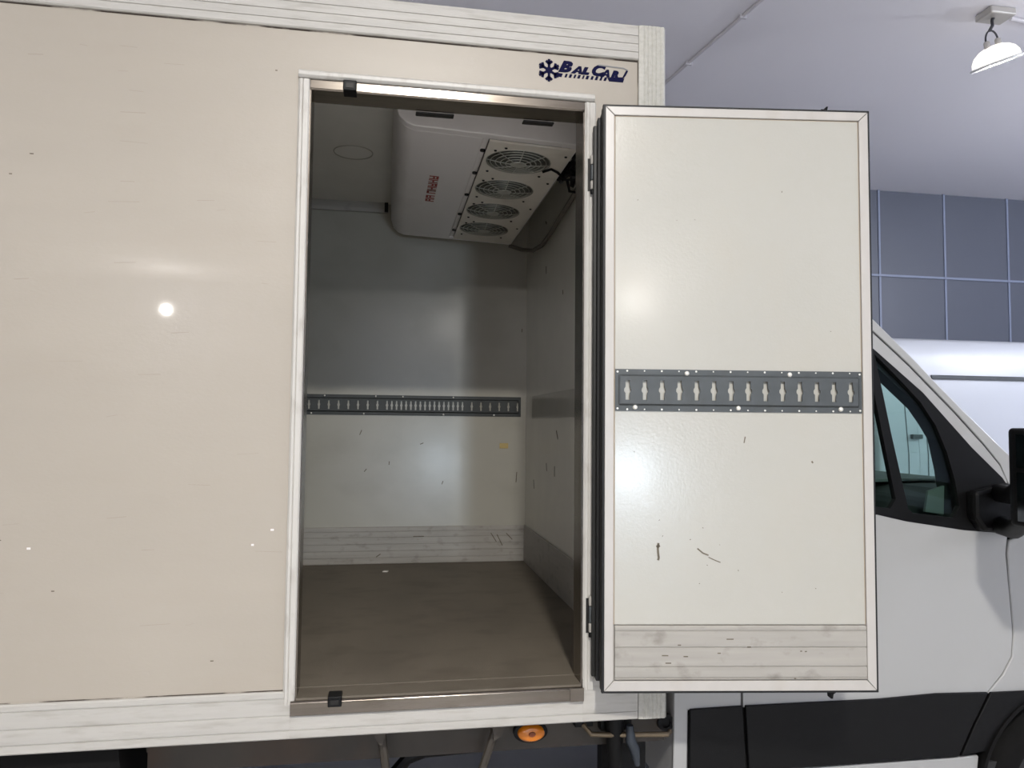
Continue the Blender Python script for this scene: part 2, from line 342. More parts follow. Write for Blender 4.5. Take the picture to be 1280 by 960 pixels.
# ribbed corner post, profile in (x, y)
p = [(.8415, .08), (.8415, -.010)]
for x in (.860, .874, .888, .902, .918): p += [(x-.003, -.014), (x-.0005, -.0122), (x+.0005, -.0122), (x+.003, -.014)]
p += [(.930, -.014), (BX1, -.004), (BX1, .08)]
MB().prism(p, 'z', -.961, 1.384).build('corner_post', 'post', T, label='worn white ribbed corner post')
# box shell: roof, floor, far wall, front and rear walls
# the inside of the box is laid out about a nominal 1.85 m width; SF brings it to its real depth
SFK = 1.075
def SF(v): return Vector((v.x*SFK, (v.y+2.42)*SFK-2.42, v.z*SFK))
IW, IX, IZ0, IZ1 = (1.85+2.42)*SFK-2.42, .808*SFK, -.778*SFK, 1.25*SFK
MB().box(BX0, BX1, .08, IW+.08, IZ1, 1.384).build('box_roof', 'rooflin_lit', T)
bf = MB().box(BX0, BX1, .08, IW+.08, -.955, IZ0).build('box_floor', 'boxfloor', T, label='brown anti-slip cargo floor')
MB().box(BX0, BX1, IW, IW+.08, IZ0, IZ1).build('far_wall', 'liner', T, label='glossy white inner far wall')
MB().box(IX, BX1, .08, IW, IZ0, IZ1).build('front_wall', 'frontlin_lit', T, label='white inner front wall')
MB().box(BX0, BX0+.1, .08, IW, IZ0, IZ1).build('rear_wall', 'liner', T)
MB(SF).prism(grooved(-.778, -.573, 1.841, 1.85, [-.742, -.705, -.668, -.630, -.598], .002, .003), 'x', -2.9, .808).build('kick_plate', 'kick', T, label='scuffed grooved kick plate along the far wall')
MB(SF).box(.799, .808, -.09, 1.841, -.778, -.573).build('kick_plate', 'kick', T, bevel=.002, label='scuffed kick plate along the front wall')
MB(SF).prism([(1.85, 1.195), (1.832, 1.197), (1.826, 1.215), (1.822, 1.25), (1.85, 1.25)], 'x', -2.9, -.005).build('cornice', 'kick', T)
MB(SF).box(-.022, -.002, 1.815, 1.822, 1.195, 1.25).build('cornice_end', 'darkmetal', T)
MB(SF).box(.8045, .808, .62, 1.65, .035, .160).build('cover_strip', 'liner', T, bevel=.0015, label='faint flush strip where a rail once sat')
MB(SF).ring('z', (-.165, 1.05, 1.2495), .088, .003, 40, 6).build('roof_cap_ring', 'liner', T, smooth=True)
MB(SF).box(.655, .705, 1.8465, 1.85, -.135, -.105).build('tape', 'tape', T, label='patch of old yellowed tape')

# door frame of the opening
df = MB()
for x0, x1, xi in ((XJ0, -.2545, 1), (.6515, XJ1, -1)):
    p = [(x0, .08), (x0, -.008), (x0+.006, -.014), (x0+.013, -.014), (x0+.015, -.011), (x0+.017, -.014), (x1-.004, -.014), (x1, -.010), (x1, .08)]
    df.prism(p, 'z', -.858, 1.096)
df.build('door_jamb', 'jamb', T, label='scuffed white jambs of the side door opening')
MB().prism([(.03, 1.098), (-.016, 1.098), (-.024, 1.105), (-.024, 1.116), (-.016, 1.124), (.0, 1.126), (.03, 1.126)], 'x', XJ0, .683).build('drip_rail', 'jamb', T, bevel=.002, label='rounded drip rail over the side door')
MB().prism([(-.010, 1.097), (-.010, 1.070), (-.006, 1.064), (.08, 1.058), (.08, 1.097)], 'x', -.2545, .6515).build('door_header', 'steel', T, bevel=.002, label='brushed stainless header')
for x0, x1 in ((-.2545, -.2500), (.6465, .6515)):
    MB().box(x0, x1, -.004, .095, -.855, 1.066).build('reveal', 'steel', T)
for x0, x1 in ((.085, .215), (.455, .565)):
    MB().box(x0, x1, .080, .11, 1.0515, 1.058).build('header_plate', 'darkmetal', T, bevel=.003)
MB().prism([(-.022, -.888), (-.022, -.851), (-.017, -.846), (.10, -.842), (.10, -.854), (-.010, -.859), (-.010, -.888)], 'x', -.2665, .6500).build('door_sill', 'steel', T, bevel=.001, label='brushed stainless sill of the side door')
MB().box(-.253, .650, -.009, .10, -.93, -.861).build('sill_riser', 'darkmetal', T)
MB().box(-.252, .646, -.012, .0795, -.852, -.8392).build('sill_tread', 'boxfloor', T, label='dark worn tread behind the sill lip')
MB().box(.607, .652, -.026, -.021, -.889, -.847).build('sill_end_cap', 'steel', T)
for nm, z0, z1, dx in (('top', 1.060, 1.094, -.129), ('low', -.864, -.832, -.134)):
    k = MB().box(dx-.021, dx+.021, -.034, .02, z0, z1).build('latch_keeper', 'black', T, bevel=.003, label='black latch keeper')
    MB().box(dx-.012, dx+.012, -.036, -.0335, z0+.008, z1-.010).build('keeper_slot', 'darkmetal', k)

# hinges between jamb and door
for z0, z1 in ((.777, .912), (-.686, -.551)):
    h = MB().box(.672, .690, -.018, -.013, z0+.004, z1-.004).box(.660, .673, -.0165, -.0135, z0+.012, z1-.012).build('hinge', 'darkmetal', T, label='steel hinge of the side door')
    L = z1-z0
    for a, b, m_ in ((0, .10, 'black'), (.12, .33, 'kick'), (.35, .73, 'galv'), (.75, .98, 'kick')):
        MB().lathe([(.0062, z0+a*L), (.0072, z0+a*L+.003), (.0072, z0+b*L-.003), (.0062, z0+b*L)], 'z', (.6735, -.024, 0), 12).build('knuckle', m_, h, smooth=True)

# logo: snowflake and lettering
lg = MB()
cx, cz, R = .527, 1.2005, .041
for k in range(6):
    a = math.pi/2+k*math.pi/3; d = Vector((math.cos(a), math.sin(a)))
    lg.strip([(cx, cz), (cx+d.x*R*.95, cz+d.y*R*.95)], .0085, 'y', -.0015, .0005)
    for s in (-1, 1):
        e = Vector((math.cos(a+s*.8), math.sin(a+s*.8))); b0 = d*R*.55
        lg.strip([(cx+b0.x, cz+b0.y), (cx+b0.x+e.x*R*.36, cz+b0.y+e.y*R*.36)], .009, 'y', -.0015, .0005)
lg.prism([(cx+.012*math.cos(k*math.pi/3), cz+.012*math.sin(k*math.pi/3)) for k in range(6)], 'y', -.0022, .0005)
lg.build('snowflake_emblem', 'navy', T, label='navy snowflake emblem')
for body, size, x, z, sx in (('B', .050, .560, 1.2015, 1.35), ('A', .030, .611, 1.2005, 1.35), ('L', .030, .642, 1.1995, 1.35), ('C', .050, .672, 1.1985, 1.15), ('A', .030, .713, 1.1975, 1.15), ('R', .030, .746, 1.1970, 1.15)):
    text_mb(body, size, x, z, -.0005, shear=.36, bold=.0034, sx=sx).build('letter', 'navy', T)
sw = MB()
sw.prism([(.738, 1.1925), (.786, 1.1915), (.797, 1.205), (.806, 1.222), (.800, 1.226), (.794, 1.215), (.786, 1.199), (.742, 1.1955)], 'y', -.0012, .0005)
sw.prism([(.732, 1.193), (.786, 1.1915), (.793, 1.198), (.788, 1.181), (.738, 1.181)], 'y', -.0013, .0005)
sw.build('logo_swoosh', 'navy', T, label='navy swoosh round the lettering')
MB().strip([(.700, 1.2345), (.79, 1.231), (.806, 1.224)], .0045, 'y', -.0012, .0005).build('logo_line', 'printgrey', T)
sl = MB()
xx = .556
for wdt in (.020, .010, .012, .009, .012, .008, .013, .011, .012, .010, .012):
    sl.prism([(xx, 1.1815), (xx+wdt*.72, 1.181), (xx+wdt*.72+.005, 1.1935), (xx+.005, 1.194)], 'y', -.001, .0005); xx += wdt+.0045
    if xx > .724: break
sl.build('small_lettering', 'navy', T, kind='stuff', label='tiny slanted navy lettering under the name')

# ------------------------------------------------------------------ lashing rails
def slot_poly(x, zc, h, w):
    b = w*.5; k = w*.82
    return [(x-b, zc-h/2), (x+b, zc-h/2), (x+b, zc-h*.16), (x+k, zc-h*.06), (x+k, zc+h*.06), (x+b, zc+h*.16), (x+b, zc+h/2), (x-b, zc+h/2), (x-b, zc+h*.16), (x-k, zc+h*.06), (x-k, zc-h*.06), (x-b, zc-h*.16)]
def lashing_rail(xf, parent, u0, u1, z0, z1, base, slots, h, wd, m, name='lashing_rail', label=None, dep=.011):
    mb = MB(xf); fl = .017; H = z1-z0
    zi0, zi1 = z0+fl, z1-fl
    mb.box(u0, u1, base-.003, base, z0, zi0+.002); mb.box(u0, u1, base-.003, base, zi1-.002, z1)
    mb.box(u0, u0+.013, base-.0032, base, z0, z1); mb.box(u1-.013, u1, base-.0032, base, z0, z1)
    e0, e1 = u0+.013, u1-.013
    for za, zb in ((zi0, zi0+.007), (zi1, zi1-.007)):
        a = [(base-.003, za), (base-.0005, za), (base-dep+.0025, zb), (base-dep, zb)]
        mb.prism(a, 'x', e0, e1)
    # raised face with slots, cell by cell
    ss = sorted(slots); bounds = [e0]+[(a+b)/2 for a, b in zip(ss, ss[1:])]+[e1]
    zf0, zf1 = zi0+.006, zi1-.006
    for i, s_ in enumerate(ss):
        mb.plate([(bounds[i], zf0), (bounds[i+1], zf0), (bounds[i+1], zf1), (bounds[i], zf1)], [slot_poly(s_, (zf0+zf1)/2, h, wd)], 'y', base-dep, base-dep+.003)
    mb.box(e0-.001, e0+.002, base-dep, base-.001, zi0+.004, zi1-.004); mb.box(e1-.002, e1+.001, base-dep, base-.001, zi0+.004, zi1-.004)
    return mb.build(name, m, parent, label=label)
# rail of the far wall: two lengths that overlap in the middle
P_ = .0531
sA = [.775-.019-P_*k for k in range(24)]
slots_far = [x for x in sA]
slots_far += [x+P_/2 for x in sA if -.02 < x < .43]
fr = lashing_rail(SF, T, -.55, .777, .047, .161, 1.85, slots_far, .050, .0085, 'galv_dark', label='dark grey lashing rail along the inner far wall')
def bolt(x, y, z, parent, r=.006, xf=None, m='bolt'):
    return MB(xf).lathe([(r, 0), (r, -.003), (r*.7, -.0055), (r*.3, -.0062)], 'y', (x, y, z), 10).build('bolt', m, parent, smooth=True)
for x, z in ((-.33, .153), (-.05, .153), (.10, .153), (.385, .153), (-.40, .055), (-.115, .055), (.33, .055), (.62, .055)):
    bolt(x, 1.847, z, fr, .005, SF)

# ------------------------------------------------------------------ the open side door
sd = MB()
ang = math.radians(-7.484); XL, YL = .6863, -.135
dc, ds = math.cos(ang), math.sin(ang)
def dxf(v):           # s along the door, t from inner face towards the wall, z
    return Vector((XL+v.x*dc-v.y*ds, YL+v.x*ds+v.y*dc, v.z))
DW, DZ0, DZ1 = .8625, -.822, 1.0332
door = MB(dxf).box(.002, DW-.002, .012, .098, DZ0+.004, DZ1-.004).build('side_door', 'doorframe', T, bevel=.004, label='white insulated side door swung wide open')
# mitred frame profiles
fwid = .029
def frame_piece(pts): MB(dxf).prism(pts, 'y', 0, .012).build('frame_profile', 'doorframe', door, bevel=.0018)
i0, i1, k0, k1 = fwid, DW-fwid-.001, DZ0+fwid+.003, DZ1-fwid
g = .0006
frame_piece([(0, DZ0+g), (i0-.0006, k0+g), (i0-.0006, k1-g), (0, DZ1-g)])
frame_piece([(DW, DZ0+g), (DW, DZ1-g), (i1+.0006, k1-g), (i1+.0006, k0+g)])
frame_piece([(g, DZ0), (DW-g, DZ0), (i1-g, k0-.0006), (i0+g, k0-.0006)])
frame_piece([(g, DZ1), (i0+g, k1+.0006), (i1-g, k1+.0006), (DW-g, DZ1)])
MB(dxf).box(i0+.003, i1-.003, .004, .0125, -.619, k1-.003).build('door_liner', 'doorface', door, bevel=.0015, label='glossy off-white inner face of the door')
MB(dxf).box(i0+.0005, i0+.003, .006, .0125, -.619, k1).box(i1-.003, i1-.0005, .006, .0125, -.619, k1).box(i0, i1, .006, .0125, k1-.003, k1-.0005).build('liner_joint', 'joint', door)
MB(dxf).prism(grooved(k0+.002, -.621, -.003, .0125, [k0+.010, -.746, -.687, -.636], .0022, .003), 'x', i0+.004, i1-.003).build('kick_plate', 'kick', door, label='scuffed grooved kick plate of the open door')
# rubber seal: ring outline and ribbed lips on the hinge edge
def ringplate(o, hole_off, t0, t1, m, name, lab=None):
    a0, a1, b0, b1 = -o, DW+o, DZ0-o, DZ1+o
    c0, c1, d0, d1 = hole_off, DW-hole_off, DZ0+hole_off, DZ1-hole_off
    return MB(dxf).plate([(a0, b0), (a1, b0), (a1, b1), (a0, b1)], [[(c0, d0), (c0, d1), (c1, d1), (c1, d0)]], 'y', t0, t1).build(name, m, door, bevel=.0015, label=lab)
ringplate(.0075, .003, .004, .020, 'rubber', 'door_seal', 'black rubber seal round the door')
ringplate(.0030, .003, .020, .034, 'rubber', 'door_seal')
ringplate(.0065, .003, .034, .052, 'rubber_grey', 'seal_lip')
ringplate(.0030, .003, .052, .064, 'rubber', 'door_seal')
MB(dxf).box(-.016, .004, .064, .098, DZ0+.010, DZ1-.012).build('seal_lip', 'rubber', door, bevel=.003)
MB(dxf).box(-.0265, -.010, .088, .106, DZ0+.016, DZ1-.03).build('seal_lip', 'rubber_grey', door, bevel=.003)
MB(dxf).box(-.004, DW+.004, .064, .098, DZ1-.004, DZ1+.002).box(DW-.003, DW+.002, .064, .098, DZ0, DZ1).box(0, DW, .064, .098, DZ0-.001, DZ0+.003).build('door_edge', 'rubber_grey', door)
# latch hooks at the top and bottom of the free edge
MB(dxf).prism([(.712, DZ1+.004), (.740, DZ1+.004), (.738, DZ1+.012), (.741, DZ1+.026), (.735, DZ1+.026), (.730, DZ1+.016), (.718, DZ1+.017), (.714, DZ1+.012)], 'y', .02, .045).build('latch_hook', 'black', door, bevel=.001, label='black latch hook')
MB(dxf).prism([(.712, DZ0-.004), (.742, DZ0-.004), (.740, DZ0-.014), (.733, DZ0-.018), (.731, DZ0-.032), (.724, DZ0-.032), (.722, DZ0-.018), (.716, DZ0-.014)], 'y', .02, .045).build('latch_hook', 'black', door, bevel=.001, label='black latch hook')
# lashing rail of the door
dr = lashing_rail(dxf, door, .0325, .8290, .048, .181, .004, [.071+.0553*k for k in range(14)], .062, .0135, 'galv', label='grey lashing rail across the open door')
for s_, z in ((.262, .169), (.594, .169), (.096, .0600), (.427, .0600), (.759, .0600)):
    bolt(s_, .001, z, door, .0075, dxf)
fh = MB(dxf)
for k in range(14):
    s_ = .071+.0553*k
    for z in (.1755, .0535):
        rr = .0033 if k % 2 == 0 else .0024
        fh.prism([(s_+rr*math.cos(a*math.pi/3), z+rr*math.sin(a*math.pi/3)) for a in range(6)], 'y', -.0003, .002)
for s_ in (.040, .822):
    for z in (.1725, .0560):
        fh.prism([(s_+.0035*math.cos(a*math.pi/3), z+.0035*math.sin(a*math.pi/3)) for a in range(6)], 'y', -.0006, .002)
fh.build('rivets', 'bolt', door, kind='stuff', label='small pale rivets along the door rail')
# scuffs (worn-through marks of their own shape)
sc = MB(dxf)
def scuff(mb, pts, wd, a, b): mb.strip(pts, wd, 'y', a, b)
scuff(sc, [(.171, -.366), (.169, -.385), (.170, -.398), (.172, -.412), (.170, -.420)], .007, .0034, .0045)
scuff(sc, [(.168, -.372), (.172, -.380)], .012, .0034, .0045)
scuff(sc, [(.295, -.383), (.312, -.397), (.330, -.404)], .0045, .0034, .0045)
scuff(sc, [(.330, -.410), (.352, -.420), (.368, -.426)], .003, .0034, .0045)
scuff(sc, [(.450, -.030), (.446, -.050)], .0035, .0034, .0045)
scuff(sc, [(.664, -.106), (.668, -.112)], .005, .0034, .0045)
for k in range(16):
    s_, z = rnd.uniform(.06, .8), rnd.choice([rnd.uniform(-.58, .0), rnd.uniform(.25, .95)])
    scuff(sc, [(s_, z), (s_+rnd.uniform(-.004, .004), z+rnd.uniform(.001, .005))], rnd.uniform(.001, .0022), .0034, .0045)
sc.build('scuff_marks', 'scuff', door, kind='stuff')
kc = MB(dxf)
for s_, z, wd in ((.395, -.662, .022), (.455, -.686, .012), (.62, -.699, .006), (.635, -.700, .006), (.19, -.712, .02), (.255, -.715, .014), (.36, -.705, .01), (.60, -.783, .006), (.20, -.735, .018), (.235, -.680, .01)):
    kc.box(s_-wd/2, s_+wd/2, -.0036, -.002, z-.0016, z+.0016)
kc.build('kick_scuffs', 'scuff', door, kind='stuff')

# scuffs on the outer panel and in the box
sp_ = MB()
for x, z in ((-1.115, .735), (-1.21, .60), (-1.165, .585), (-1.19, .53), (-1.10, -.35), (-.95, -.50), (-.50, -.72), (-.36, 1.12), (-1.06, .80)):
    l = rnd.uniform(.002, .012); sp_.box(x-l/2, x+l/2, -.0006, .001, z-.0016, z+.0016)
sp_.build('scuff_marks', 'scuff', T, kind='stuff')
ch = MB()
for x, z, l in ((-1.02, -.375, .010), (-.392, -.375, .008), (-.335, -.330, .010)):
    ch.box(x-l/2, x+l/2, -.0008, .001, z-.003, z+.003)
ch.build('paint_chips', 'printwhite', T, kind='stuff')
fs = MB()
for k in range(34):
    x, z = rnd.uniform(-1.25, -.33), rnd.uniform(-.78, 1.2); l = rnd.uniform(.008, .045)
    fs.strip([(x-l, z), (x+l, z+rnd.uniform(-.004, .006))], rnd.uniform(.0008, .0018), 'y', -.0004, .0005)
fs.build('faint_scratches', 'scratch', T, kind='stuff')
si = MB(SF)
for x, z, a, l in ((-.13, -.05, 1.2, .03), (.21, -.11, .4, .02), (.03, -.22, 1.5, .02), (-.10, -.26, .9, .02), (.33, -.33, 1.2, .02), (.755, -.3, 1.5, .06), (.20, -.628, 0, .06), (.625, -.64, -1.0, .06), (.66, -.655, -1.1, .07), (.715, -.635, -.8, .05), (-.02, -.73, .6, .03), (.78, .55, 1.5, .02)):
    d = Vector((math.cos(a), math.sin(a)))*l/2; yy = 1.8405 if z < -.573 else 1.8495
    si.strip([(x-d.x, z-d.y), (x+d.x, z+d.y)], .0045, 'y', yy-.0006, yy+.001)
for y, z, a, l in ((1.05, -.045, .9, .05), (1.28, -.21, 1.3, .04), (1.1, -.22, 1.6, .05), (1.60, -.32, 1.2, .05), (1.32, .80, 1.5, .04), (1.33, 1.05, .6, .03), (.95, .62, 1.4, .02)):
    d = Vector((math.cos(a), math.sin(a)))*l/2
    si.strip([(y-d.x, z-d.y), (y+d.x, z+d.y)], .010, 'x', .8072, .809)
si.build('scuff_marks', 'scuff', T, kind='stuff')

# ------------------------------------------------------------------ evaporator under the box roof
EY0, EY1 = .19, 1.74
def ez(x): return 1.052-(x-.06)*.045         # underside falls slightly to the right
prof = [(.012, 1.25), (.016, 1.13), (.030, 1.085), (.055, 1.062), (.085, ez(.085)), (.335, ez(.335)), (.340, ez(.34)+.012), (.372, ez(.372)+.012), (.376, ez(.376)), (.690, ez(.69)), (.690, 1.06), (.700, 1.25)]
ev = MB(SF).prism([(x, z) for x, z in prof[:5]]+[(.335, ez(.335)), (.338, ez(.338)+.008), (.360, ez(.36)+.008), (.360, 1.13), (.665, 1.13), (.665, ez(.665)), (.690, ez(.69)), (.695, 1.25)], 'y', EY0+.04, EY1-.04)
for a, b in ((EY0, EY0+.0405), (EY1-.0405, EY1)):
    ev.prism([(x, z) for x, z in prof[:5]]+[(.36, ez(.36)), (.690, ez(.69)), (.695, 1.25)], 'y', a, b)
# rounded skirt at the near and far ends
evo = ev.build('evaporator', 'evap', T, bevel=.018, seg=3, smooth=True, label='white ceiling evaporator with four fans')
fy = [.415, .765, 1.105, 1.440]; fx = .497; fr_ = .128
def px_(v): return SF(Vector((v.x, v.y, v.z+ez(v.x))))
mb = MB(px_).plate([(.360, EY0+.045), (.680, EY0+.045), (.680, EY1-.045), (.360, EY1-.045)], [[(fx+fr_*math.cos(k*math.tau/28), y+fr_*math.sin(k*math.tau/28)) for k in range(28)] for y in fy], 'z', -.006, .002)
mb.build('fan_panel', 'evapfan', evo, label='fan panel with four round openings')
for y in fy:
    MB(px_).lathe([(fr_+.001, .0), (fr_+.001, .060), (fr_-.004, .060), (fr_-.006, .0)], 'z', (fx, y, 0), 28, closed=True).build('fan_shroud', 'fandark', evo, smooth=True)
    gd = MB(px_)
    for R_ in (.030, .050, .070, .090, .110, .127): gd.ring('z', (fx, y, -.006-(.127-R_)*.10), R_, .0018, 28, 5)
    for k in range(8):
        a = k*math.tau/8; gd.tube([(fx+.025*math.cos(a), y+.025*math.sin(a), -.017), (fx+.08*math.cos(a), y+.08*math.sin(a), -.0125), (fx+.128*math.cos(a), y+.128*math.sin(a), -.006)], .002, 5)
    gd.lathe([(.027, -.019), (.027, -.015)], 'z', (fx, y, 0), 20)
    gd.build('fan_guard', 'guard', evo, smooth=True)
    fb = MB(px_)
    for k in range(5):
        a0 = k*math.tau/5
        for (ra, rb) in ((.03, .112),):
            q = [(ra, -.25, .028), (rb, -.45, .036), (rb, .30, .012), (ra, .30, .016)]
            vs = [fb.bm.verts.new((fx+r_*math.cos(a0+t_), y+r_*math.sin(a0+t_), h_)) for r_, t_, h_ in q]
            vs2 = [fb.bm.verts.new(v.co+Vector((0, 0, .002))) for v in vs]
            fb.bm.faces.new(vs); fb.bm.faces.new(vs2[::-1])
            for i in range(4): fb.bm.faces.new((vs[i], vs[(i+1) % 4], vs2[(i+1) % 4], vs2[i]))
    fb.lathe([(.032, .012), (.034, .018), (.034, .046)], 'z', (fx, y, 0), 20)
    fb.build('fan_blades', 'fanblade', evo)
MB(px_).box(.362, .664, EY0+.03, EY1-.03, .062, .070).build('fan_back', 'fandark', evo)
def screw(x, y, r=.0075): MB(px_).lathe([(r, -.007), (r*.8, -.0105), (r*.3, -.0115)], 'z', (x, y, 0), 10).build('screw', 'darkmetal', evo, smooth=True)
for x, y in ((.349, .36), (.349, .62), (.349, .92), (.349, 1.24), (.349, 1.55)): screw(x, y, .009) if False else MB(px_).lathe([(.010, .008), (.010, .001), (.005, -.001)], 'z', (x, y, 0), 10).build('screw', 'darkmetal', evo, smooth=True)
for y in fy:
    for dx, dy in ((-.105, -.10), (-.105, .13), (.110, .13), (-.070, -.135)): screw(fx+dx, y+dy, .006)
for y in (.30, .62, 1.0, 1.36): screw(.660, y, .006)
# illegible red print running along the unit
rp = MB(px_)
yy = .70
for j, n_ in enumerate((5, 2)):
    for k in range(n_):
        hgt = .040; x0 = .188
        pat = [(0, 0, 1, .22), (0, .78, 1, 1), (0, .2, .25, .8), (.4, .2, .6, .8), (.75, .2, 1, .8)]
        for q in rnd.sample(pat, 3)+[pat[(k+j) % 2]]:
            rp.box(x0-hgt/2+q[0]*hgt, x0-hgt/2+q[2]*hgt, yy+q[1]*.040, yy+q[3]*.040, -.0012, .001)
        yy += .050
    yy += .022
rp.build('red_lettering', 'red', evo, kind='stuff', label='small faded red lettering')
MB(SF).box(.696, .735, EY0+.1, EY1-.02, 1.085, 1.25).build('side_channel', 'liner', evo)
# hose, cables
MB(SF).tube([(.680, 1.74, 1.020), (.705, 1.735, 1.012), (.745, 1.68, .985), (.775, 1.52, .945), (.785, 1.32, .928), (.785, 1.12, .940), (.785, .92, .965), (.785, .70, .985), (.785, .45, 1.02), (.78, .25, 1.06)], .011, 10).build('drain_hose', 'hosegrey', T, smooth=True, label='grey corrugated drain hose')
cb = MB(SF)
cb.tube([(.60, .445, 1.005), (.635, .44, 1.017), (.665, .455, 1.010), (.70, .475, .99), (.735, .45, .985), (.77, .36, 1.01)], .0055, 8)
for k in range(9):
    a = rnd.uniform(0, 6)
    cb.tube([(.715+rnd.uniform(-.02, .04), .50-.03*k, 1.02+rnd.uniform(-.03, .05)), (.755, .46-.02*k, .985+rnd.uniform(-.02, .06)), (.765, .36-.02*k, 1.03+rnd.uniform(-.03, .05)), (.735+rnd.uniform(0, .05), .25, 1.10+rnd.uniform(-.04, .06))], rnd.uniform(.006, .012), 7)
cb.tube([(.715, .50, 1.00), (.735, .54, .965), (.765, .52, .955), (.79, .44, .975)], .006, 7)
for k in range(9):
    cb.tube([(.70+rnd.uniform(-.01, .03), .50+rnd.uniform(0, .2), 1.03+rnd.uniform(0, .08)), (.745+rnd.uniform(-.01, .02), .52+rnd.uniform(0, .22), 1.06+rnd.uniform(-.05, .10)), (.785, .50+rnd.uniform(-.05, .22), 1.10+rnd.uniform(-.08, .10)), (.79, .42+rnd.uniform(-.1, .1), 1.17)], rnd.uniform(.007, .013), 7)
cb.box(.72, .79, .22, .42, 1.02, 1.13).box(.735, .795, .46, .64, 1.06, 1.17)
cb.build('cable_bundle', 'black', T, label='tangle of black cables')
MB(SF).prism([(.004, 1.615), (.030, 1.61), (.036, 1.635), (.012, 1.64)], 'z', -.778, -.774).build('paper_scrap', 'scrap', label='small white scrap of paper on the cargo floor by the far wall', cat='scrap')

# ------------------------------------------------------------------ under the box
MB().box(-.72, 1.0, .17, .21, -1.112, -.956).box(-3.2, -.72, .30, .34, -1.10, -.956).build('subframe_beam', 'chassis', T, label='brown-grey subframe beam')
for x in (-.15, .26, .62, .94): MB().box(x, x+.05, .21, 1.8, -1.04, -.956).build('cross_member', 'chassisblk', T)
MB().box(-3.2, 3.1, .55, .62, -1.20, -1.045).box(-3.2, 3.1, 1.43, 1.50, -1.20, -1.045).build('chassis_rail', 'chassisblk', T)
MB().prism([(-1.75, -.962), (-.775, -.962), (-.745, -1.25), (-.66, -1.55), (-.69, -1.55), (-.79, -1.25), (-.90, -1.07), (-1.05, -1.04), (-1.2, -1.07), (-1.35, -1.25), (-1.75, -1.25)], 'y', .06, .60).build('mudguard_shadow', 'chassisblk', T)  # mudguard filled out as a black panel standing in for shadow
for x0, x1, dz in ((.0, .05, 0), (.40, -.05, 0)):
    pass
MB().prism([(-.030, -.962), (.030, -.962), (.012, -1.02), (.004, -1.02)], 'y', .05, .17).tube([(.010, .09, -1.0), (.028, .09, -1.14), (.06, .09, -1.45)], .014, 8).build('bracket', 'chassis', T)
MB().prism([(.365, -.962), (.415, -.962), (.398, -1.01), (.370, -1.03)], 'y', .05, .17).tube([(.388, .08, -.98), (.330, .08, -1.15), (.22, .08, -1.47)], .014, 8).build('bracket', 'chassis', T)
MB().box(-.6, .95, .06, .09, -1.50, -1.42).build('side_guard', 'rim', T, bevel=.006)
MB().tube([(-.05, .26, -1.30), (.06, .26, -1.20), (.10, .26, -1.155), (.16, .26, -1.135), (.35, .26, -1.128), (.66, .26, -1.125)], .022, 9).build('cable_loom', 'black', T, smooth=True)
# amber marker lamp
ml = MB().lathe([(.052, 0), (.058, .004), (.058, .02), (.05, .024)], 'y', (0, 0, 0), 28)
for v in ml.bm.verts: v.co = Vector((.500+v.co.x, .085+v.co.y, -1.022+v.co.z*.62))
mlo = ml.box(.452, .552, .10, .14, -1.0, -.962).box(.458, .545, .09, .17, -1.0, -.97).build('marker_lamp', 'black', T, smooth=True, label='amber oval side marker lamp')
ml = MB().lathe([(.046, .002), (.044, -.010), (.034, -.018), (.012, -.020)], 'y', (0, 0, 0), 28)
for v in ml.bm.verts: v.co = Vector((.500+v.co.x, .083+v.co.y, -1.022+v.co.z*.60))
ml.build('lens', 'amber', mlo, smooth=True, label='orange lens')
ml = MB().lathe([(.012, 0), (.010, -.004)], 'y', (0, 0, 0), 16)
for v in ml.bm.verts: v.co = Vector((.500+v.co.x, .063+v.co.y, -1.020+v.co.z*.7))
ml.build('lens_core', 'amberdark', mlo)
# pipes, hose and fitting near the box corner
MB().tube([(.715, .16, -1.005), (.692, .12, -1.025), (.712, .10, -1.046), (.78, .10, -1.052), (.985, .10, -1.062), (1.0, .12, -1.062)], .009, 10).build('pipe', 'brass', T, smooth=True, label='dull brass pipe')
MB().box(.66, .725, .12, .17, -1.03, -.962).build('pipe_clamp', 'black', T, bevel=.004)
MB().tube([(.800, .12, -.962), (.800, .12, -1.02), (.800, .12, -1.10), (.805, .12, -1.19), (.80, .14, -1.30)], [.030, .034, .028, .021, .021], 12).box(.755, .865, .13, .18, -1.05, -.962).box(.78, .94, .2, .26, -1.25, -1.10).build('hose', 'black', T, smooth=True)
MB().tube([(.845, .09, -1.02), (.848, .09, -1.07), (.862, .09, -1.10), (.872, .09, -1.155)], [.012, .018, .018, .009], 10).build('hose_fitting', 'bluegrey', T, smooth=True, label='blue-grey hose fitting')
MB().lathe([(.030, .0), (.030, -.012), (.018, -.012), (.018, -.004)], 'y', (1.0, .165, -1.045), 16).build('grommet', 'black', T, smooth=True)

